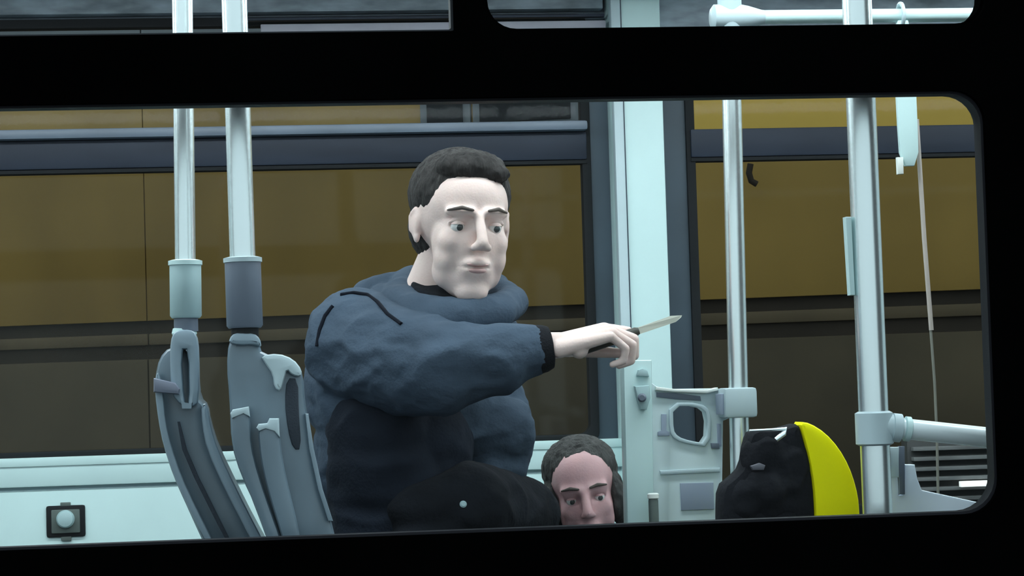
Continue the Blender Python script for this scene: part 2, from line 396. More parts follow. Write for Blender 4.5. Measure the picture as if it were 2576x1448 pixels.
# ------------------------------------------------------------------ grab poles
def zline(a, b, z):
    t = (z-a.z)/(b.z-a.z); return a+(b-a)*t
def pole(px0, py0, px1, py1, Y, r, z0, z1, name, label, group=None):
    a, b = P(px0, py0, Y), P(px1, py1, Y); lo, hi = zline(a, b, z0), zline(a, b, z1)
    t = thing(name, label, 'pole', lo, group)
    obj('tube', tube([lo, hi], r, 32), CHROME, t)
    obj('ceiling_flange', lathe(hi, lo, [(0, r+.022), (.006, r+.022), (.012, r+.006), (.03, r+.003)]), SLEEVE, t)
    return t, a, b
yA = 3.735; rA = .0171
tA, a, b = pole(460, 100, 466, 650, yA, rA, P(466, 800, yA).z, CEIL, 'grab_pole', 'leftmost pale steel pole, ending in a pale mint sleeve')
def sleeve(t, a, b, pxa, pya, pyb, Y, r, m, m2, rlip=.002):
    zt_, zb_ = P(pxa, pya, Y).z, P(pxa, pyb, Y).z
    hi, lo = zline(a, b, zt_), zline(a, b, zb_)
    s = obj('sleeve', lathe(hi, lo, [(0, r-.004), (.0005, r-.001), (.004, r), ((hi-lo).length-.004, r), ((hi-lo).length, r-.003)]), m, t)
    obj('sleeve_ring', lathe(hi+Vector((0, 0, .006)), lo, [(0, r-.006), (.002, r+rlip), (.009, r+rlip), (.011, r-.004)]), m2, s)
    return lo
loA = sleeve(tA, a, b, 460, 662, 800, yA, .0262, SLEEVE, WHITE)
obj('neck', tube([loA+Vector((0, 0, .003)), loA-Vector((0, 0, .022))], .020, 24), SLEEVED, tA)
yB = 3.60; rB = .0205
tB, a, b = pole(590, 20, 610, 640, yB, rB, P(612, 800, yB).z, CEIL, 'grab_pole', 'steel pole with a dark slate sleeve, second from the left')
loB = sleeve(tB, a, b, 605, 655, 825, yB, .0290, SLEEVED, WHITE2)
obj('neck', tube([loB+Vector((0, 0, .003)), loB-Vector((0, 0, .02))], .022, 24), RUBBER, tB)
yC = 3.98; rC = .0178
tC, aC, bC = pole(1841, 260, 1857, 960, yC, rC, FLOOR, CEIL, 'grab_pole', 'thin steel pole right of the broad pillar, clamped to the moulded partition')
yD = 3.58; rD = .0245
tD, aD, bD = pole(2166, 260, 2197, 1020, yD, rD, FLOOR, CEIL, 'grab_pole', 'thick steel pole near the right window corner with a rail joint')
obj('bell_push', px_plate([(2127, 545), (2142, 545), (2152, 742), (2139, 742)], yD-.01, .02, bev=.002), WHITE, tD)
# ------------------------------------------------------------------ upper horizontal rail with joint boot
cR = zline(aC, bC, P(1845, 42, yC).z)
rl = thing('overhead_rail', 'pale horizontal rail along the top right window with a flared joint at its left end', 'rail', cR)
rr0 = P(1850, 44, yC); rr1 = Vector((XR-.02, yC, rr0.z))
rr1m = P(2450, 42, yC); 
obj('tube', tube([Vector((cR.x+.02, yC, rr0.z)), rr1], .0128, 24), WHITE, rl)
obj('joint_boot', lathe(Vector((cR.x-.036, yC, rr0.z)), rr1, [(0, .016), (.006, .024), (.05, .025), (.07, .021), (.095, .0135), (.10, .013)]), WHITE2, rl)
obj('pole_collar', lathe(Vector((cR.x, yC, rr0.z+.045)), Vector((cR.x, yC, 0)), [(0, .0185), (.003, .022), (.085, .022), (.09, .0185)]), WHITE2, rl)
# hanging strap and cord
s0 = P(2264, 30, yC+.0)
st = thing('hanging_strap', 'pale flat hanging strap beside the right window corner', 'strap', (s0.x, yC, rr0.z))
sx = P(2277, 240, yC).x; zb = P(2285, 418, yC).z
obj('strap_band', plate(smooth_poly([(sx-.019, rr0.z-.005), (sx+.017, rr0.z-.005), (sx+.020, zb+.10), (sx+.019, zb), (sx-.015, zb), (sx-.018, zb+.1)], 1), [], yC-.008, yC+.004, .002), WHITE, st)
obj('strap_loop', tube([Vector((sx-.003+dx, yC+.022*math.cos(q), rr0.z+.022*math.sin(q))) for q in [k*math.pi/8 for k in range(17)] for dx in (0,)], .004, 8), WHITE2, st)
obj('strap_clip', px_plate([(2257, 395), (2273, 395), (2274, 437), (2259, 438)], yC-.014, .012, bev=.002), BRASSW, st)
cd = thing('pull_cord', 'thin cream cord hanging beneath the pale strap', 'cord', P(2358, 1215, yC+.03))
obj('cord', tube([P(2306, 300, yC+.01), P(2313, 410, yC+.01), P(2325, 600, yC+.015), P(2343, 830, yC+.02)], .0042, 10), CREAM, cd)
obj('thin_cord', tube([P(2341, 826, yC+.02), P(2351, 960, yC+.02), P(2357, 1100, yC+.02), P(2361, 1300, yC+.02)], .0026, 8), mat('thin_cord', (.22, .22, .19), .6), cd)

# ------------------------------------------------------------------ lower right rail, joint, bracket and screen
j0 = P(2208, 1074, yD)
r0 = P(2205, 1070, yD-.005); r1 = P(2492, 1101, yD-.012); r1 = r0+(r1-r0)*1.25
ra = thing('side_rail', 'pale horizontal steel rail leading from the thick pole to the right window corner', 'rail', r0)
obj('tube', tube([r0+(r1-r0)*.1, r1], .0170, 28), mat('satin_rail_steel', (.80, .90, .93), .32, metal=.1, var=.03), ra)
obj('joint_ring', lathe(r0+(r1-r0)*.10, r1, [(0, .018), (.002, .0235), (.016, .0235), (.018, .019)]), WHITE2, ra)
obj('joint_ring', lathe(r0+(r1-r0)*.19, r1, [(0, .0172), (.002, .0205), (.010, .0205), (.012, .0172)]), WHITE, ra)
obj('joint_sleeve', lathe(r0+(r1-r0)*.0, r1, [(0, .015), (.004, .0215), (.028, .0215), (.032, .018)]), WHITE2, ra)
ez = P(2190, 1034, yD).z; eb = P(2196, 1120, yD).z
hi, lo = zline(aD, bD, ez), zline(aD, bD, eb)
obj('pole_clamp', lathe(hi, lo, [(0, .0255), (.003, .031), ((hi-lo).length-.003, .031), ((hi-lo).length, .0255)]), WHITE2, ra)
obj('end_flange', lathe(r0+(r1-r0)*.80, r1, [(0, .017), (.001, .028), (.008, .028), (.009, .017)]), WHITE2, ra)
# moulded screen under the rail
ms = thing('low_screen', 'pale moulded screen with a sloping top edge in the bottom right window corner', 'screen', P(2300, 1300, 3.75))
zlo = FLOOR
scr = px_poly([(2218, 1175), (2236, 1132), (2256, 1132), (2262, 1246), (2274, 1246), (2277, 1168), (2302, 1168), (2309, 1205), (2320, 1232), (2380, 1245), (2476, 1266), (2520, 1278)], 3.72)
scr += [(scr[-1][0]+.05, FLOOR), (scr[0][0], FLOOR)]
obj('panel', plate(scr, [], 3.72, 3.75, .003), mat('bluish_grey_plastic', (.66, .76, .86), .45, var=.05), ms)
obj('bracket', px_plate([(2234, 1124), (2262, 1124), (2262, 1200), (2240, 1200)], 3.70, .015, bev=.002), WHITE2, ms)
obj('slot', px_plate([(2229, 1128), (2237, 1128), (2239, 1176), (2231, 1176)], 3.695, .01, bev=.001), SLEEVED, ms)
obj('slot', px_plate([(2262, 1122), (2276, 1122), (2277, 1243), (2264, 1243)], 3.712, .01, bev=.001), SLEEVED, ms)
# dark vent grille beyond it on the far side
vg = thing('vent_grille', 'dark slatted grille low on the far wall behind the side rail', 'grille', P(2400, 1250, 5.7))
gx0, gx1 = P(2290, 1200, 5.72).x, P(2560, 1200, 5.72).x
gz0, gz1 = P(2400, 1290, 5.72).z, P(2400, 1112, 5.72).z
obj('casing', box(gx0, gx1, 5.74, 5.795, gz0-.08, gz1+.02, .004), mat('dark_grille', (.045, .05, .05), .5, var=.2), vg)
nsl = 7
for k in range(nsl):
    z = gz0+(gz1-gz0)*(k+.5)/nsl
    bm = box(gx0+.01, gx1-.01, 5.715, 5.739, z-.006, z+.004, .001)
    obj('slat', bm, mat('grille_slat', (.13, .14, .14), .5, var=.3, scale=9, stretch=(1, 1, 4)), vg)
bz = P(2450, 1216, 5.70).z
obj('glowing_strip', box(P(2416, 1216, 5.70).x, P(2487, 1216, 5.7).x, 5.695, 5.714, bz-.0075, bz+.0075, .002), mat('glowing_white', (.95, .97, .95), .3, var=.0, emit=((.95, 1, .97), .6)), vg)  # added bright strip; its brightness is emission, not reflected light
# supports so the grille box stands on the floor
obj('support', box(gx0+.02, gx1-.02, 5.75, 5.79, FLOOR, gz0-.075), RUBBER, vg)

# ------------------------------------------------------------------ moulded partition with opening
YP = 4.02
pt = thing('partition', 'pale moulded partition with a square opening right of the broad pillar', 'partition', P(1730, 1300, YP))
out = px_poly([(1578, 960), (1600, 955), (1640, 962), (1662, 978), (1800, 976), (1836, 980), (1838, 1050), (1820, 1058), (1818, 1200), (1816, 1330)], YP)
outer = out+[(out[-1][0]+.0, FLOOR), (out[0][0], FLOOR)]
hole = px_poly([(1694, 1021), (1757, 1021), (1781, 1040), (1778, 1115), (1735, 1108), (1706, 1098), (1694, 1080)], YP)
body = plate(outer, [smooth_poly(hole, 1)], YP, YP+.04, .004)
obj('panel', body, PANELW, pt)
obj('column', px_plate([(1568, 905), (1640, 905), (1648, 1400), (1580, 1400)], YP-.012, .045, bev=.005), WHITE, pt)
colx0, colx1 = P(1582, 1400, YP).x, P(1648, 1400, YP).x
obj('column_base', box(colx0, colx1, YP-.012, YP+.033, FLOOR, P(1600, 1398, YP).z, .004), WHITE, pt)
obj('hole_trim', plate(smooth_poly(px_poly([(1684, 1012), (1762, 1012), (1790, 1034), (1787, 1124), (1735, 1117), (1698, 1106), (1684, 1084)], YP-.006), 1),
                       [smooth_poly(px_poly([(1694, 1021), (1757, 1021), (1781, 1040), (1778, 1115), (1735, 1108), (1706, 1098), (1694, 1080)], YP-.006), 1)], YP-.006, YP+.01, .002), WHITE2, pt)
obj('top_slot', px_plate([(1652, 986), (1700, 988), (1762, 996), (1764, 1008), (1700, 1004), (1652, 998)], YP-.003, .01, bev=.001), SLEEVED, pt)
obj('top_edge', px_plate([(1650, 972), (1700, 978), (1780, 980), (1806, 974), (1806, 982), (1780, 989), (1700, 986), (1650, 981)], YP-.01, .03, bev=.002), BRASSW, pt)
obj('slot', px_plate([(1664, 1041), (1677, 1041), (1677, 1082), (1684, 1086), (1684, 1096), (1655, 1096), (1655, 1086), (1664, 1082)], YP-.003, .01, bev=.001), STICKER, pt)
obj('slot', px_plate([(1804, 1065), (1813, 1065), (1815, 1122), (1806, 1122)], YP-.003, .01, bev=.001), STICKER, pt)
obj('lock', px_plate([(1789, 1114), (1810, 1114), (1811, 1128), (1791, 1128)], YP-.006, .012, bev=.002), SLEEVED, pt)
obj('label_plate', px_plate([(1711, 1215), (1795, 1213), (1797, 1280), (1714, 1283)], YP-.003, .006, bev=.001), STICKER, pt)
obj('ridge', px_plate([(1660, 1183), (1812, 1176), (1812, 1187), (1662, 1194)], YP-.005, .01, bev=.003), WHITE2, pt)
kn = obj('strap_bracket', px_plate([(1597, 971), (1634, 968), (1637, 1000), (1628, 1030), (1612, 1030), (1603, 1000)], YP-.028, .018, bev=.004), SLEEVE, pt)
obj('bracket_pin', lathe(P(1615, 1000, YP-.03), P(1615, 1000, YP-.06), [(0, .008), (.006, .008), (.009, .005)]), SLEEVED, kn)
k2 = obj('hook', px_plate([(1602, 945), (1606, 930), (1617, 925), (1630, 932), (1634, 947)], YP-.022, .012, bev=.003), SLEEVE, pt)
# pole clamp
cz0, cz1 = P(1850, 1050, YP-.05).z, P(1850, 975, YP-.05).z
cc = zline(aC, bC, cz0)
obj('pole_clamp', box(cc.x-.031, cc.x+.029, yC-.030, yC+.045, cz0, cz1, .007), WHITE2, pt)
obj('clamp_slot', box(cc.x-.036, cc.x-.031, yC-.02, yC+.03, cz0+.006, cz1-.01, .001), STICKER, pt)
# push button post on the partition's foot
pb = P(1643, 1245, YP-.05)
bp = thing('push_button', 'small button post with a white cap at the foot of the partition', 'button', P(1641, 1330, YP-.05))
obj('post', lathe(pb-Vector((0, 0, .006)), pb-Vector((0, 0, 1)), [(0, .008), (.004, .009), (.06, .009), (.12, .009)]), BTNG, bp)
obj('cap', lathe(pb+Vector((0, 0, .004)), pb-Vector((0, 0, 1)), [(0, .008), (.002, .0105), (.009, .0105), (.011, .008)]), BRASSW, bp)

# ------------------------------------------------------------------ grey seats on the left (seen edge on)
def seat_base(t, x0, x1, y0, y1, zc_, m):
    obj('cushion', box(x0, x1, y0, y1, zc_-.09, zc_, .03), m, t)
    obj('seat_pan', box(x0-.01, x1+.01, y0-.01, y1+.01, zc_-.13, zc_-.088, .01), SEATG, t)
    xm, ym = (x0+x1)/2, (y0+y1)/2
    obj('pedestal', box(xm-.07, xm+.07, ym-.12, ym+.12, FLOOR, zc_-.128, .01), SEATG, t)
s1 = thing('bus_seat', 'slate grey seat seen edge on beneath the leftmost pole, with a looped top handle', 'seat', P(520, 1400, 3.9))
Y1 = 3.72
zf = CAMZ-.2
lower = [(505, 1352), (560, 1470), (620, 1800), (740, 1800), (720, 1470), (640, 1330)]
prof = [(470, 872), (425, 872), (400, 900), (390, 945), (389, 990), (398, 1060), (410, 1120), (436, 1200), (470, 1275)]
obj('back_shell', px_plate(prof+lower+[(590, 1230), (542, 1130), (520, 1060), (514, 1018), (494, 1000), (488, 935)], Y1+.02, .34, bev=.012, sm=1), SEATG, s1)
obj('shell_rim', px_plate([(391, 942), (400, 935), (410, 990), (416, 1060), (430, 1120), (455, 1195), (490, 1270), (530, 1350), (590, 1470), (578, 1470), (512, 1350), (472, 1272), (437, 1198), (411, 1120), (399, 1060), (390, 990)], Y1-.012, .03, bev=.003, sm=1), SEATL, s1)
obj('side_bolster', px_plate([(506, 1016), (521, 1014), (530, 1070), (548, 1130), (596, 1232), (646, 1330), (725, 1480), (690, 1480), (618, 1330), (566, 1232), (520, 1130), (508, 1070)], Y1-.02, .05, bev=.006, sm=1), SEATL, s1)
obj('centre_groove', px_plate([(446, 1060), (452, 1060), (470, 1130), (500, 1200), (560, 1320), (600, 1400), (592, 1400), (548, 1320), (488, 1200), (458, 1130)], Y1-.004, .01, bev=.001), SEATF, s1)
# looped handle carrying pole A
ha = obj('top_handle', px_plate([(430, 990), (427, 880), (432, 842), (446, 830), (478, 828), (494, 838), (500, 880), (501, 1010), (485, 1024), (455, 1020)], 3.705, .06,
         holes=[[(455, 878), (474, 878), (476, 1018), (463, 1018)]], bev=.006, sm=1), SEATL, s1)
obj('handle_cap', lathe(P(464, 829, 3.735)+Vector((0, 0, .004)), P(464, 900, 3.735), [(0, .014), (.002, .019), (.010, .021), (.014, .019)]), WHITE, ha)
obj('hinge_block', px_plate([(386, 950), (440, 962), (452, 978), (450, 992), (386, 986)], Y1-.03, .03, bev=.005), mat('lilac_grey_plastic', (.17, .19, .25), .45), s1)
xs = P(520, 1400, 3.9).x
seat_base(s1, xs+.05, xs+.19, 3.76, 4.0, FLOOR+.45, SEATF)

s2 = thing('bus_seat', 'slate grey seat with two raised ribs, between the dark-sleeved pole and the standing person', 'seat', P(720, 1400, 3.7))
Y2 = 3.56
prof = [(575, 860), (590, 848), (640, 846), (652, 862), (660, 890), (720, 896), (748, 915), (764, 945), (768, 1010), (785, 1100), (797, 1190), (815, 1260), (842, 1335), (870, 1480), (900, 1800), (740, 1800), (700, 1420), (655, 1300), (606, 1196), (582, 1120), (577, 1000), (570, 920)]
obj('back_shell', px_plate(prof, Y2+.03, .13, bev=.012, sm=1), SEATG, s2)
obj('handle_cap', px_plate([(574, 862), (582, 842), (600, 836), (640, 838), (655, 852), (658, 872), (640, 866), (600, 868)], Y2+.015, .06, bev=.006, sm=1), SEATL, s2)
obj('corner_cap', px_plate([(655, 894), (700, 888), (738, 902), (760, 930), (757, 948), (735, 943), (722, 928), (716, 950), (706, 985), (690, 975), (686, 940), (668, 915)], Y2+.012, .06, bev=.006, sm=1), WHITE2, s2)
obj('dark_recess', px_plate([(722, 950), (750, 952), (752, 1040), (758, 1130), (738, 1130), (724, 1080), (716, 1010)], Y2+.026, .02, bev=.003, sm=1), SEATF, s2)
r1_ = obj('rib', px_plate([(580, 1036), (600, 1030), (624, 1026), (630, 1060), (633, 1120), (650, 1190), (684, 1290), (706, 1350), (730, 1440), (700, 1440), (666, 1340), (620, 1220), (592, 1150), (581, 1100)], Y2, .06, bev=.008, sm=1), SEATG, s2)
obj('rib_tip', px_plate([(579, 1040), (585, 1030), (626, 1022), (629, 1048), (612, 1040), (583, 1052)], Y2-.004, .03, bev=.003), WHITE2, r1_)
r2_ = obj('rib', px_plate([(648, 1072), (670, 1064), (698, 1056), (704, 1090), (712, 1160), (730, 1240), (752, 1330), (770, 1440), (735, 1440), (706, 1340), (672, 1230), (654, 1150)], Y2-.006, .06, bev=.008, sm=1), SEATG, s2)
obj('rib_tip', px_plate([(645, 1076), (650, 1066), (672, 1064), (678, 1052), (702, 1052), (704, 1100), (690, 1084), (668, 1078), (652, 1084)], Y2-.010, .03, bev=.003), WHITE2, r2_)
obj('painted_highlight', px_plate([(768, 1040), (776, 1040), (790, 1130), (812, 1230), (838, 1310), (826, 1310), (800, 1230), (778, 1130)], Y2+.02, .02, bev=.002), SEATL, s2)  # paler strip standing in for a highlight down the shell edge
xs = P(760, 1400, 3.7).x
seat_base(s2, xs+.10, xs+.30, 3.58, 3.74, FLOOR+.45, SEATF)

# ------------------------------------------------------------------ black seat with yellow shell
YK = 3.66
s3 = thing('bus_seat', 'black padded seat with a bright yellow curved shell right of the partition', 'seat', P(2000, 1400, YK))
obj('yellow_shell', px_plate([(2013, 1060), (2040, 1064), (2078, 1088), (2112, 1126), (2138, 1172), (2155, 1222), (2164, 1270), (2168, 1400), (2168, 1800), (2058, 1800), (2054, 1400), (2052, 1290), (2048, 1220), (2036, 1150), (2022, 1095)], YK, .06, bev=.006, sm=1), YELLOW, s3)
bk = px_plate([(1818, 1800), (1816, 1300), (1818, 1225), (1850, 1200), (1874, 1175), (1884, 1110), (1898, 1080), (1950, 1080), (1985, 1072), (2012, 1064), (2024, 1100), (2038, 1150), (2050, 1220), (2054, 1290), (2060, 1400), (2062, 1800)], YK+.002, .07, bev=.014, sm=1)
bmesh.ops.triangulate(bk, faces=bk.faces)
obj('back_pad', bk, BLKF, s3)
bm = newbm()
for c_, r_ in (((1930, 1150, YK+.02), (.045, .025, .04)), ((1985, 1190, YK+.02), (.035, .022, .07)), ((1880, 1255, YK+.02), (.035, .025, .04)), ((1960, 1270, YK+.02), (.055, .022, .035)), ((1925, 1230, YK+.01), (.04, .025, .03))):
    ell(bm, P(*c_), r_)
pm = remesh(bm, .006, 8); wrinkle(pm, .006, (18, 18, 18)); obj('side_cushion', pm, BLKF, s3)
bm = tube([P(1885, 1083, YK-.005), P(1945, 1080, YK-.005), P(1978, 1078, YK-.005), P(1972, 1090, YK-.008), P(1952, 1106, YK-.008)], [.0022, .0022, .0035, .005, .0045], 10)
obj('metal_buckle', bm, CHROME, s3)
obj('strap_tab', px_plate([(1889, 1172), (1912, 1164), (1926, 1170), (1922, 1182), (1895, 1182)], YK-.02, .012, bev=.002), mat('grey_tab', (.10, .10, .12), .5), s3)
xs = P(1900, 1400, YK).x
seat_base(s3, xs-.26, xs-.04, YK+.01, YK+.24, FLOOR+.42, BLKF)

# ------------------------------------------------------------------ people
def head_parts(bm, H, neck_to, jawlong=0.0):
    """adds a head built in local axes (face looks to -y) with H mapping to the world"""
    R3 = H.to_3x3()
    def e(c, r): ell(bm, H @ Vector(c), r, R3)
    def c2(a, ra, b, rb): cap(bm, H @ Vector(a), ra, H @ Vector(b), rb)
    e((0, .018, .030), (.076, .094, .087)); e((0, -.02, .035), (.066, .064, .066))
    e((0, -.034, -.025), (.060, .055, .074)); e((0, -.034, -.070-jawlong), (.046, .050, .040))
    e((0, -.060, -.096-jawlong), (.028, .025, .021)); e((0, -.064, -.064), (.032, .027, .030))
    for s in (-1, 1):
        e((s*.036, -.058, -.026), (.022, .022, .024)); e((s*.036, -.030, -.070), (.020, .034, .030))
        c2((s*.012, -.086, .022), .0085, (s*.046, -.070, .021), .0085)
        e((s*.011, -.101, -.034), (.0078, .010, .0075))
        c2((s*.018, -.0800, .0072), .0056, (s*.043, -.0722, .0050), .0052)      # upper lid
        c2((s*.019, -.0775, -.0090), .0046, (s*.042, -.0705, -.0080), .0044); e((s*.040, -.044, -.050), (.019, .030, .030)); e((s*.079-s*.004, .012, .002), (.0065, .016, .027))   # lower lid
        e((s*.074, .006, -.020), (.006, .009, .011))
        c2((s*.081, .026, .016), .0038, (s*.080, .024, -.010), .0038); c2((s*.081, .026, .016), .0038, (s*.079, .008, .025), .0038)
    c2((0, -.088, .014), .0085, (0, -.111, -.028), .0105); e((0, -.105, -.030), (.0125, .012, .010))
    c2((-.017, -.0845, -.058), .0062, (.017, -.0845, -.058), .0062); e((0, -.090, -.057), (.015, .007, .0065))
    c2((-.015, -.083, -.0705), .0070, (.015, -.083, -.0705), .0070)
    cap(bm, H @ Vector((0, .03, -.03)), .057, neck_to, .062)
def soften(me, H, its=12):
    co = coords(me); n = len(co); ed = np.empty(len(me.edges)*2, dtype=np.int64); me.edges.foreach_get('vertices', ed); ed = ed.reshape(-1, 2)
    Hi = np.array(H.inverted()); deg = np.bincount(ed.ravel(), minlength=n)[:, None].astype(float)
    l = co @ Hi[:3, :3].T + Hi[:3, 3]
    wgt = 1/(1+np.exp(-(l[:, 2]+.125)/.008)); wgt *= (np.linalg.norm(l, axis=1) < .19)
    for c_, r_ in (((0, -.10, -.01), (.014, .03, .034)), ((.031, -.08, 0), (.016, .02, .010)), ((-.031, -.08, 0), (.016, .02, .010)), ((0, -.09, -.064), (.022, .02, .011)), ((.08, .01, 0), (.014, .03, .035)), ((-.08, .01, 0), (.014, .03, .035))):
        wgt *= 1-.82*np.exp(-(((l-np.array(c_))/np.array(r_))**2).sum(1))
    wgt = (wgt*.6)[:, None]
    for _ in range(its):
        acc = np.zeros_like(co)
        for k in range(3):
            acc[:, k] = np.bincount(ed[:, 0], weights=co[ed[:, 1], k], minlength=n)+np.bincount(ed[:, 1], weights=co[ed[:, 0], k], minlength=n)
        co = co+(acc/np.maximum(deg, 1)-co)*wgt
    setco(me, co)
def carve(me, H, strength=1.0):
    soften(me, H)
    co = coords(me); Hi = np.array(H.inverted()); Hn = np.array(H)
    lc = co @ Hi[:3, :3].T + Hi[:3, 3]
    for s in (-1, 1):
        d = lc-np.array([s*.031, -.080, -.001]); g = np.exp(-(d[:, 0]/.014)**2-(d[:, 1]/.02)**2-(d[:, 2]/.0050)**2)
        lc[:, 1] += g*.009*strength
        d = lc-np.array([s*.019, -.080, .004]); g = np.exp(-(d[:, 0]/.008)**2-(d[:, 1]/.02)**2-(d[:, 2]/.010)**2); lc[:, 1] += g*.005
        d = lc-np.array([s*.0065, -.104, -.043]); g = np.exp(-(d**2).sum(1)/.0045**2); lc[:, 2] += g*.004
    d = lc-np.array([0, -.092, -.0642]); g = np.exp(-(d[:, 0]/.022)**2-(d[:, 1]/.02)**2-(d[:, 2]/.0020)**2); lc[:, 1] += g*.006
    setco(me, lc @ Hn[:3, :3].T + Hn[:3, 3])
def face_details(root, H, hairm, lipm, skinm):
    R3 = H.to_3x3()
    for s in (-1, 1):
        bm = newbm(); ell(bm, H @ Vector((s*.0305, -.0700, -.0015)), (.0112,)*3, R3); e_ = obj('eye', bm, EYEW, root)
        bm = newbm(); ell(bm, H @ Vector((s*.0305+.001, -.0782, -.0025)), (.0060, .0038, .0060), R3); obj('iris', bm, IRIS, e_)
        bm = newbm(); bmesh.ops.create_icosphere(bm, subdivisions=4, radius=1)
        bmesh.ops.delete(bm, geom=[v for v in bm.verts if v.co.z < .22 - .25*max(0, -v.co.y-.9) or v.co.y > .35], context='VERTS')
        bmesh.ops.transform(bm, matrix=H @ Matrix.Translation((s*.0305, -.0700, -.0015)) @ Matrix.Diagonal((.0124, .0124, .0124, 1)), verts=bm.verts)
        obj('eyelid', bm, skinm, root, angle=180)
        bm = newbm()
        chain(bm, [H @ Vector(p) for p in ((s*.013, -.0935, .0245), (s*.030, -.0895, .0278), (s*.049, -.0750, .0235))], [.0026, .0038, .0020])
        me = remesh(bm, .0016, 2); obj('eyebrow', me, STUB, root)
    bm = newbm(); ell(bm, H @ Vector((0, -.0878, -.0600)), (.0180, .0062, .0036), R3); ell(bm, H @ Vector((0, -.0868, -.0695)), (.0150, .0066, .0046), R3)
    obj('lips', bm, lipm, root)
def hair_mesh(H, ells, voxel, amp, off):
    bm = newbm(); R3 = H.to_3x3()
    for c_, r_ in ells: ell(bm, H @ Vector(c_), r_, R3)
    me = remesh(bm, voxel, 4); wrinkle(me, amp, (70, 70, 25), off); return me
def hand_parts(bm, W, curl, thumb, spread=0.0):
    """hand in local axes: x to the fingers, y from little finger to index, z back of the hand"""
    ys = [-.030, -.0105, .0095, .029]; ln = [(.030, .019, .018), (.038, .024, .020), (.041, .026, .021), (.038, .024, .020)]
    bx = [.078, .086, .089, .086]; rr = [.0075, .0086, .0090, .0088]
    def w_(p): return W @ Vector(p)
    for i in range(4):
        cap(bm, w_((0.0, ys[i]*.62, 0)), .0165, w_((bx[i], ys[i], 0)), rr[i]*1.22)
        p = Vector((bx[i], ys[i], .0)); pts = [w_(p)]; a = 0
        for sgm in range(3):
            a = math.radians(curl[i][sgm]); p = p+Vector((math.cos(a), spread*(i-1.5)*.3, -math.sin(a)))*ln[i][sgm]; pts.append(w_(p))
        chain(bm, pts, [rr[i]*1.08, rr[i], rr[i]*.92, rr[i]*.80])
    cap(bm, w_((.012, .018, -.008)), .017, w_(thumb[0]), .0145)
    chain(bm, [w_(q) for q in thumb], [.0135, .0110, .0100, .0085][:len(thumb)])
    ell(bm, w_((.03, -.018, -.010)), .016)
def axes_matrix(o, x, z):
    x = Vector(x).normalized(); z = Vector(z); y = z.cross(x).normalized(); z = x.cross(y)
    m = Matrix((x, y, z)).transposed().to_4x4(); m.translation = Vector(o); return m

# ---------------- standing person, arm stretched to the right
hc = P(1164, 570, 3.90)
H = Matrix.Translation(hc) @ Matrix.Rotation(math.radians(12), 4, 'Z') @ Matrix.Rotation(math.radians(4), 4, 'X') @ Matrix.Rotation(math.radians(3), 4, 'Y') @ Matrix.Scale(1.10, 4)
pm_ = thing('person', 'person in a slate blue jacket standing and stretching one arm to the right', 'person', P(960, 1400, 4.1).xy.to_3d()+Vector((0, 0, FLOOR)))
neck = P(1075, 800, 4.00)
shR, elR, wrR = P(905, 868, 3.99), P(1120, 925, 3.80), P(1392, 872, 3.79)
shL, elL, wrL = P(1180, 880, 4.28), P(1252, 1100, 4.17), P(1215, 1345, 4.10)
chest, waist, hip = P(1010, 960, 4.12), P(985, 1180, 4.13), P(975, 1385, 4.13)
bm = newbm()
head_parts(bm, H, neck, .006)
cap(bm, neck, .062, chest, .10); ell(bm, chest, (.11, .13, .13)); ell(bm, waist, (.10, .13, .15)); ell(bm, hip, (.105, .15, .11))
chain(bm, [shR, elR, wrR-Vector((.02, 0, 0))], [.050, .040, .026]); chain(bm, [chest, shR], [.09, .055])
chain(bm, [shL, elL, wrL], [.050, .040, .026]); chain(bm, [chest, shL], [.09, .055])
fx = hip.x
kneeN, ankN = Vector((fx+.03, 4.06, FLOOR+.50)), Vector((fx-.02, 4.07, FLOOR+.09))
kneeF, ankF = Vector((fx+.08, 4.26, FLOOR+.50)), Vector((fx+.10, 4.27, FLOOR+.09))
chain(bm, [hip+Vector((0, -.09, -.03)), kneeN, ankN], [.085, .055, .038]); chain(bm, [hip+Vector((0, .09, -.03)), kneeF, ankF], [.085, .055, .038])
# right hand: fist with the little finger side to the viewer
hd = (P(1540, 832, 3.80)-P(1392, 872, 3.79)).normalized()
W1 = axes_matrix(wrR+hd*.004, hd, Vector((-.05, -.22, 1))) @ Matrix.Scale(1.16, 4)
curlG = [(52, 112, 178), (44, 108, 175), (34, 100, 168), (22, 84, 160)]
hand_parts(bm, W1, curlG, [(.030, .040, -.020), (.060, .045, -.033), (.088, .034, -.040), (.106, .018, -.043)])
cap(bm, wrR-Vector((.05, 0, 0)), .0265, wrR+hd*.012, .0225)
W2 = axes_matrix(wrL, (wrL-elL), Vector((0, -1, .2)))
hand_parts(bm, W2, [(20, 45, 70)]*4, [(.03, .04, -.015), (.06, .055, -.02), (.085, .058, -.026)])
bodyme = remesh(bm, .0028, 5); carve(bodyme, H)
obj('body', bodyme, SKIN, pm_, angle=180)
face_details(pm_, H, HAIR, LIP, SKIN)
hm = hair_mesh(H, [((0, .026, .052), (.0815, .095, .076)), ((0, .050, .0), (.074, .068, .07)), ((.0, -.028, .092), (.058, .044, .030)), ((.025, -.045, .086), (.035, .025, .018))], .0026, .0022, 3)
obj('hair', hm, HAIR, pm_, angle=180)
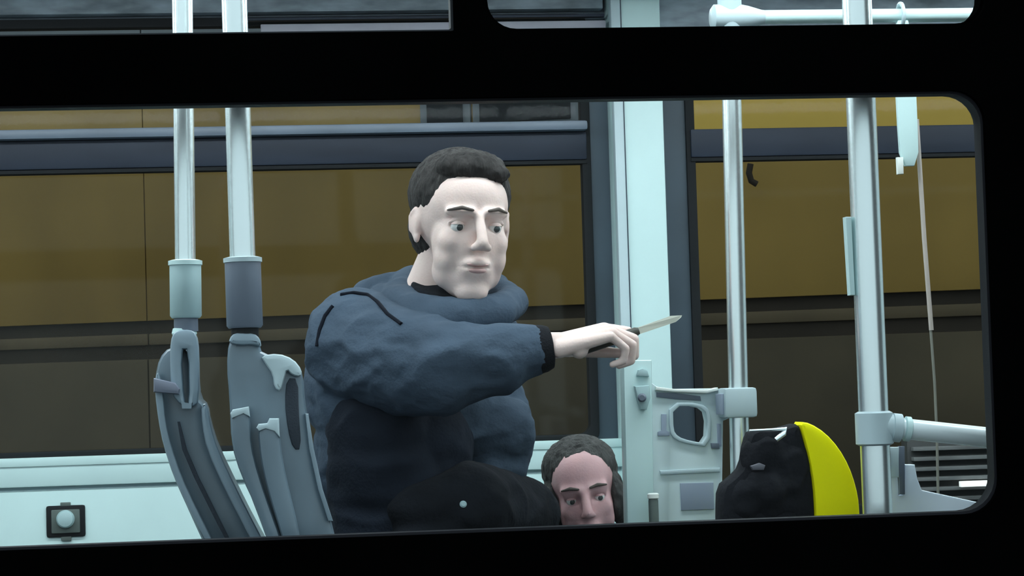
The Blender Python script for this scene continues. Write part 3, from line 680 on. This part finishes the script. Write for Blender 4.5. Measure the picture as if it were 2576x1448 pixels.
# jacket
bm = newbm()
chain(bm, [chest+Vector((0, -.01, .06)), P(925, 858, 4.0)], [.115, .085])
chain(bm, [P(905, 868, 3.99), P(1010, 905, 3.90), P(1120, 922, 3.80)], [.096, .092, .077])
chain(bm, [P(1120, 922, 3.80), P(1250, 900, 3.79), P(1362, 878, 3.79)], [.077, .058, .041], (1, 0))
ell(bm, P(985, 880, 4.05), (.13, .13, .095))
chain(bm, [P(1000, 840, 4.05), P(1120, 820, 4.02)], [.085, .062])                    # collar base
chain(bm, [P(950, 830, 4.0), P(1060, 850, 3.93), P(1230, 850, 4.0)], [.07, .06, .05])
chain(bm, [chest, shL, elL, wrL], [.13, .082, .066, .046]); ell(bm, elL, .068)
chain(bm, [P(1060, 1000, 4.1), P(1180, 1060, 4.14), P(1262, 1082, 4.14)], [.10, .068, .06])
ell(bm, P(945, 980, 4.10), (.125, .16, .15)); ell(bm, P(955, 1150, 4.11), (.122, .155, .17)); ell(bm, P(975, 1330, 4.11), (.118, .165, .15))
cap(bm, P(975, 1250, 4.11), .12, P(985, 1430, 4.12), .125, (1, 0))
# folds along the sleeve
for a_, b_, r_ in (((1130, 880, 3.735), (1210, 872, 3.74), .008), ((1290, 845, 3.765), (1310, 900, 3.755), .008), ((1335, 848, 3.76), (1345, 895, 3.757), .007)):
    cap(bm, P(*a_), r_, P(*b_), r_*.8)
jm = remesh(bm, .0055, 7); wrinkle(jm, .0080, (6, 6, 12), 2.2); wrinkle(jm, .0026, (17, 17, 26), 7.7)
jk = obj('jacket', jm, JACKET, pm_, angle=180)
# hood and collar
bm = newbm()
ring = [P(1035, 712, 4.06), P(1000, 760, 3.96), P(1060, 792, 3.87), P(1160, 800, 3.83), P(1250, 785, 3.86), P(1290, 760, 3.95), P(1240, 725, 4.06)]
chain(bm, ring+[ring[0]], [.030, .034, .034, .033, .030, .026, .028, .030])
chain(bm, [P(985, 742, 4.05), P(930, 752, 4.06), P(880, 790, 4.04)], [.040, .036, .028])
chain(bm, [P(1010, 740, 4.08), P(960, 770, 4.0), P(1020, 830, 3.90)], [.04, .034, .028])
cm = remesh(bm, .005, 6); wrinkle(cm, .004, (14, 14, 14), 8)
obj('hood', cm, JACKET, jk, angle=180)
bm = newbm(); cap(bm, P(1130, 720, 3.93), .068, P(1120, 800, 3.95), .074, (0, 1)); nm = remesh(bm, .005, 4)
obj('inner_collar', nm, BLKCLOTH, jk, angle=180)
bm = newbm(); ell(bm, P(960, 1090, 4.04), (.100, .15, .12)); ell(bm, P(972, 1200, 4.03), (.108, .15, .12)); ell(bm, P(1050, 1130, 4.08), (.10, .15, .12)); ell(bm, P(985, 1330, 4.04), (.115, .15, .16))  # lower jacket front in shade: the darkness is put into this mesh's colour
dm = remesh(bm, .006, 5); wrinkle(dm, .006, (8, 8, 12), 12); obj('shaded_jacket_front', dm, mat('shaded_jacket_cloth', (.013, .018, .028), .9, spec=.1, var=.3, bump=.4, bscale=140), pm_, angle=180)
# dark seam from the shoulder to the chest
def surf_tube(pts, r, lift):
    """a seam laid on the jacket: each point is projected to the jacket's surface towards the viewer side"""
    from mathutils.bvhtree import BVHTree
    dg = bpy.context.evaluated_depsgraph_get(); tree = BVHTree.FromPolygons([tuple(v.co) for v in jm.vertices], [tuple(p.vertices) for p in jm.polygons])
    out = []
    for a_, b_ in pts:
        o_ = Vector((0, 0, CAMZ)); d_ = (P(a_, b_, 4)-o_).normalized(); h_ = tree.ray_cast(o_, d_)
        if h_[0] is not None: out.append(h_[0]+h_[1]*lift)
    return tube(out, r, 8)
seam = [(858, 742), (890, 737), (925, 742), (950, 760), (975, 790), (1010, 815)]
obj('seam', surf_tube([(838, 770), (818, 795), (805, 830), (798, 870)], .0036, .001), JSEAM, jk)
sm2 = surf_tube(seam, .0034, .001); obj('seam', sm2, JSEAM, jk)
# knitted cuff at the wrist
ax = (P(1392, 872, 3.79)-P(1340, 880, 3.79)).normalized(); c0 = P(1348, 879, 3.79)
obj('cuff', lathe(c0, c0+ax, [(0, .040), (.004, .0425), (.016, .0405), (.026, .036), (.028, .030)]), CUFF, jk)
# trousers and shoes
bm = newbm()
ell(bm, hip+Vector((0, 0, -.04)), (.12, .17, .12))
chain(bm, [hip+Vector((0, -.09, -.04)), kneeN, ankN], [.105, .075, .062], (1, 0)); chain(bm, [hip+Vector((0, .09, -.04)), kneeF, ankF], [.105, .075, .062], (1, 0))
tm = remesh(bm, .008, 5); wrinkle(tm, .005, (8, 8, 6), 4); obj('trousers', tm, DENIM, pm_, angle=180)
def shoe(p, d, root):
    bm = newbm(); d = Vector(d).normalized(); p = Vector((p.x, p.y, FLOOR))
    chain(bm, [p-d*.05+Vector((0, 0, .042)), p+d*.08+Vector((0, 0, .038)), p+d*.17+Vector((0, 0, .030))], [.042, .040, .030]); cap(bm, p+Vector((0, 0, .05)), .042, p+Vector((0, 0, .10)), .045)
    me = remesh(bm, .006, 4); co = coords(me); co[:, 2] = np.maximum(co[:, 2], FLOOR+.001); setco(me, co); obj('shoe', me, SHOE, root, angle=180)
shoe(ankN, (1, -.15, 0), pm_); shoe(ankF, (1, .1, 0), pm_)

# ---------------- the thin blade held in the hand
kb, kt = P(1588, 838, 3.83), P(1716, 794, 3.83)
kd = (kt-kb).normalized()
kf = thing('knife', 'thin pale knife pointing right from the standing person\'s hand across the pillar', 'knife', kb)
up = Vector((0, 0, 1)); up = (up-kd*up.dot(kd)).normalized(); sd = kd.cross(up)
bm = newbm(); L = (kt-kb).length
def bl(sh, th): 
    vs = []
    for s in (-1, 1):
        vs.append([bm.verts.new(kb+kd*a_+up*b_+sd*s*th*(0.25 if b_ < -.002 else 1)) for a_, b_ in sh])
    n_ = len(sh); bm.faces.new(vs[0]); bm.faces.new(vs[1][::-1])
    for i_ in range(n_): bm.faces.new((vs[0][i_], vs[1][i_], vs[1][(i_+1) % n_], vs[0][(i_+1) % n_]))
bl([(0, .006), (L*.8, .0065), (L, .001), (L*.97, -.002), (L*.85, -.0065), (0, -.006)], .0010)
bmesh.ops.recalc_face_normals(bm, faces=bm.faces)
obj('blade', bm, BLADE, kf, smooth=False)
obj('handle', tube([kb+kd*.014, kb+kd*.008, kb-kd*.04, kb-kd*.085, kb-kd*.092], [.006, .0085, .0095, .009, .005], 14), HANDLE, kf)

# ---------------- seated person at the lower edge of the window
YS = 4.40
h2 = P(1468, 1240, YS-.06)
H2 = Matrix.Translation(h2) @ Matrix.Rotation(math.radians(-6), 4, 'Z') @ Matrix.Rotation(math.radians(-7), 4, 'Y') @ Matrix.Rotation(math.radians(6), 4, 'X') @ Matrix.Scale(.90, 4)
p2 = thing('person', 'seated person in a black coat low in the window beneath the outstretched arm', 'person', Vector((P(1350, 1400, YS).x, YS, FLOOR)))
n2 = P(1420, 1395, YS+.03)
sa, sb = P(1290, 1375, YS-.16), P(1600, 1460, YS)
ch2, hp2 = P(1370, 1520, YS+.02), Vector((P(1310, 1400, YS).x, YS+.04, FLOOR+.56))
ea, eb2 = P(1120, 1320, 3.915), Vector((sb.x+.04, YS-.05, sb.z-.26))
wa, wb2 = P(950, 1470, 3.84), Vector((sb.x-.09, YS-.14, sb.z-.33))
bm = newbm(); head_parts(bm, H2, n2)
ell(bm, ch2, (.15, .10, .15)); cap(bm, ch2, .12, hp2, .13); cap(bm, n2, .06, ch2, .1)
for s_, e_, w_ in ((sa, ea, wa), (sb, eb2, wb2)):
    chain(bm, [ch2+Vector((0, 0, .05)), s_, e_, w_], [.09, .05, .04, .025])
W3 = axes_matrix(wa, (wa-ea), (0, -.3, 1)); W4 = axes_matrix(wb2, (wb2-eb2), (0, -.3, 1))
for W_ in (W3, W4): hand_parts(bm, W_, [(25, 45, 60)]*4, [(.03, .04, -.01), (.055, .05, -.015), (.075, .05, -.02)])
for s_ in (-1, 1):
    k_ = Vector((hp2.x+s_*.11+.0, YS-.27, FLOOR+.50)); f_ = Vector((hp2.x+s_*.11, YS-.27, FLOOR+.09))
    chain(bm, [hp2+Vector((s_*.08, 0, 0)), k_, f_], [.085, .055, .038])
b2 = remesh(bm, .0034, 3); carve(b2, H2); obj('body', b2, SKIN2, p2, angle=180)
face_details(p2, H2, HAIR2, LIP2, SKIN2)
hm = hair_mesh(H2, [((0, .032, .050), (.083, .094, .074)), ((0, .05, -.01), (.082, .07, .08)), ((-.070, .0, -.02), (.020, .045, .06)), ((.070, .0, -.02), (.020, .045, .06))], .003, .0025, 7)
obj('hair', hm, HAIR2, p2, angle=180)
bm = newbm()
chain(bm, [P(1060, 1300, 3.90), P(1180, 1268, 3.93), P(1310, 1300, 4.15)], [.058, .072, .070])
chain(bm, [sa+Vector((0, 0, -.01)), P(1300, 1375, YS), P(1420, 1430, YS), sb], [.090, .090, .085, .085])
chain(bm, [sa, ea, wa], [.082, .064, .045], (1, 0)); chain(bm, [sb, eb2, wb2], [.082, .064, .045], (1, 0))
ell(bm, ch2, (.19, .135, .18)); cap(bm, ch2, .15, hp2+Vector((0, 0, .02)), .155, (1, 0))
for a_, b_, r_ in (((1120, 1215, 3.90), (1240, 1228, 3.92), .012), ((1180, 1300, 3.86), (1290, 1310, 3.98), .012)):
    cap(bm, P(*a_), r_, P(*b_), r_*.8)
cm = remesh(bm, .006, 6); wrinkle(cm, .007, (9, 9, 12), 6); ct = obj('coat', cm, BLKCLOTH, p2, angle=180)
bm = newbm(); ring = [Vector(n2)+Vector((math.cos(q)*.075, math.sin(q)*.07, .02+.012*math.sin(q))) for q in [k*math.pi/5 for k in range(11)]]
chain(bm, ring, [.024]*11); km = remesh(bm, .006, 4); obj('coat_collar', km, BLKCLOTH, ct, angle=180)
from mathutils.bvhtree import BVHTree
tree = BVHTree.FromPolygons([tuple(v.co) for v in cm.vertices], [tuple(p.vertices) for p in cm.polygons])
o_ = Vector((0, 0, CAMZ)); hh = tree.ray_cast(o_, (P(1165, 1268, 4)-o_).normalized())
if hh[0] is not None:
    obj('coat_button', lathe(hh[0]-hh[1]*.002, hh[0]+hh[1], [(0, .006), (.004, .0062), (.006, .004)]), SLEEVE, ct)
bm = newbm()
for s_ in (-1, 1):
    k_ = Vector((hp2.x+s_*.11, YS-.27, FLOOR+.50)); f_ = Vector((hp2.x+s_*.11, YS-.27, FLOOR+.09))
    chain(bm, [hp2+Vector((s_*.08, 0, 0)), k_, f_], [.10, .072, .058], (1, 0))
tm = remesh(bm, .008, 4); wrinkle(tm, .004, (8, 8, 6), 9); obj('trousers', tm, DENIM, p2, angle=180)
for s_ in (-1, 1):
    bm = newbm(); q_ = Vector((hp2.x+s_*.11, YS-.27, FLOOR))
    chain(bm, [q_+Vector((0, .02, .045)), q_+Vector((0, -.09, .032))], [.045, .032]); me = remesh(bm, .006, 3)
    co = coords(me); co[:, 2] = np.maximum(co[:, 2], FLOOR+.001); setco(me, co); obj('shoe', me, SHOE, p2, angle=180)
# the seat below the seated person
s4 = thing('bus_seat', 'low slate seat carrying the seated person', 'seat', Vector((hp2.x, YS, FLOOR)))
seat_base(s4, hp2.x-.21, hp2.x+.21, YS-.14, YS+.24, FLOOR+.445, SEATF)
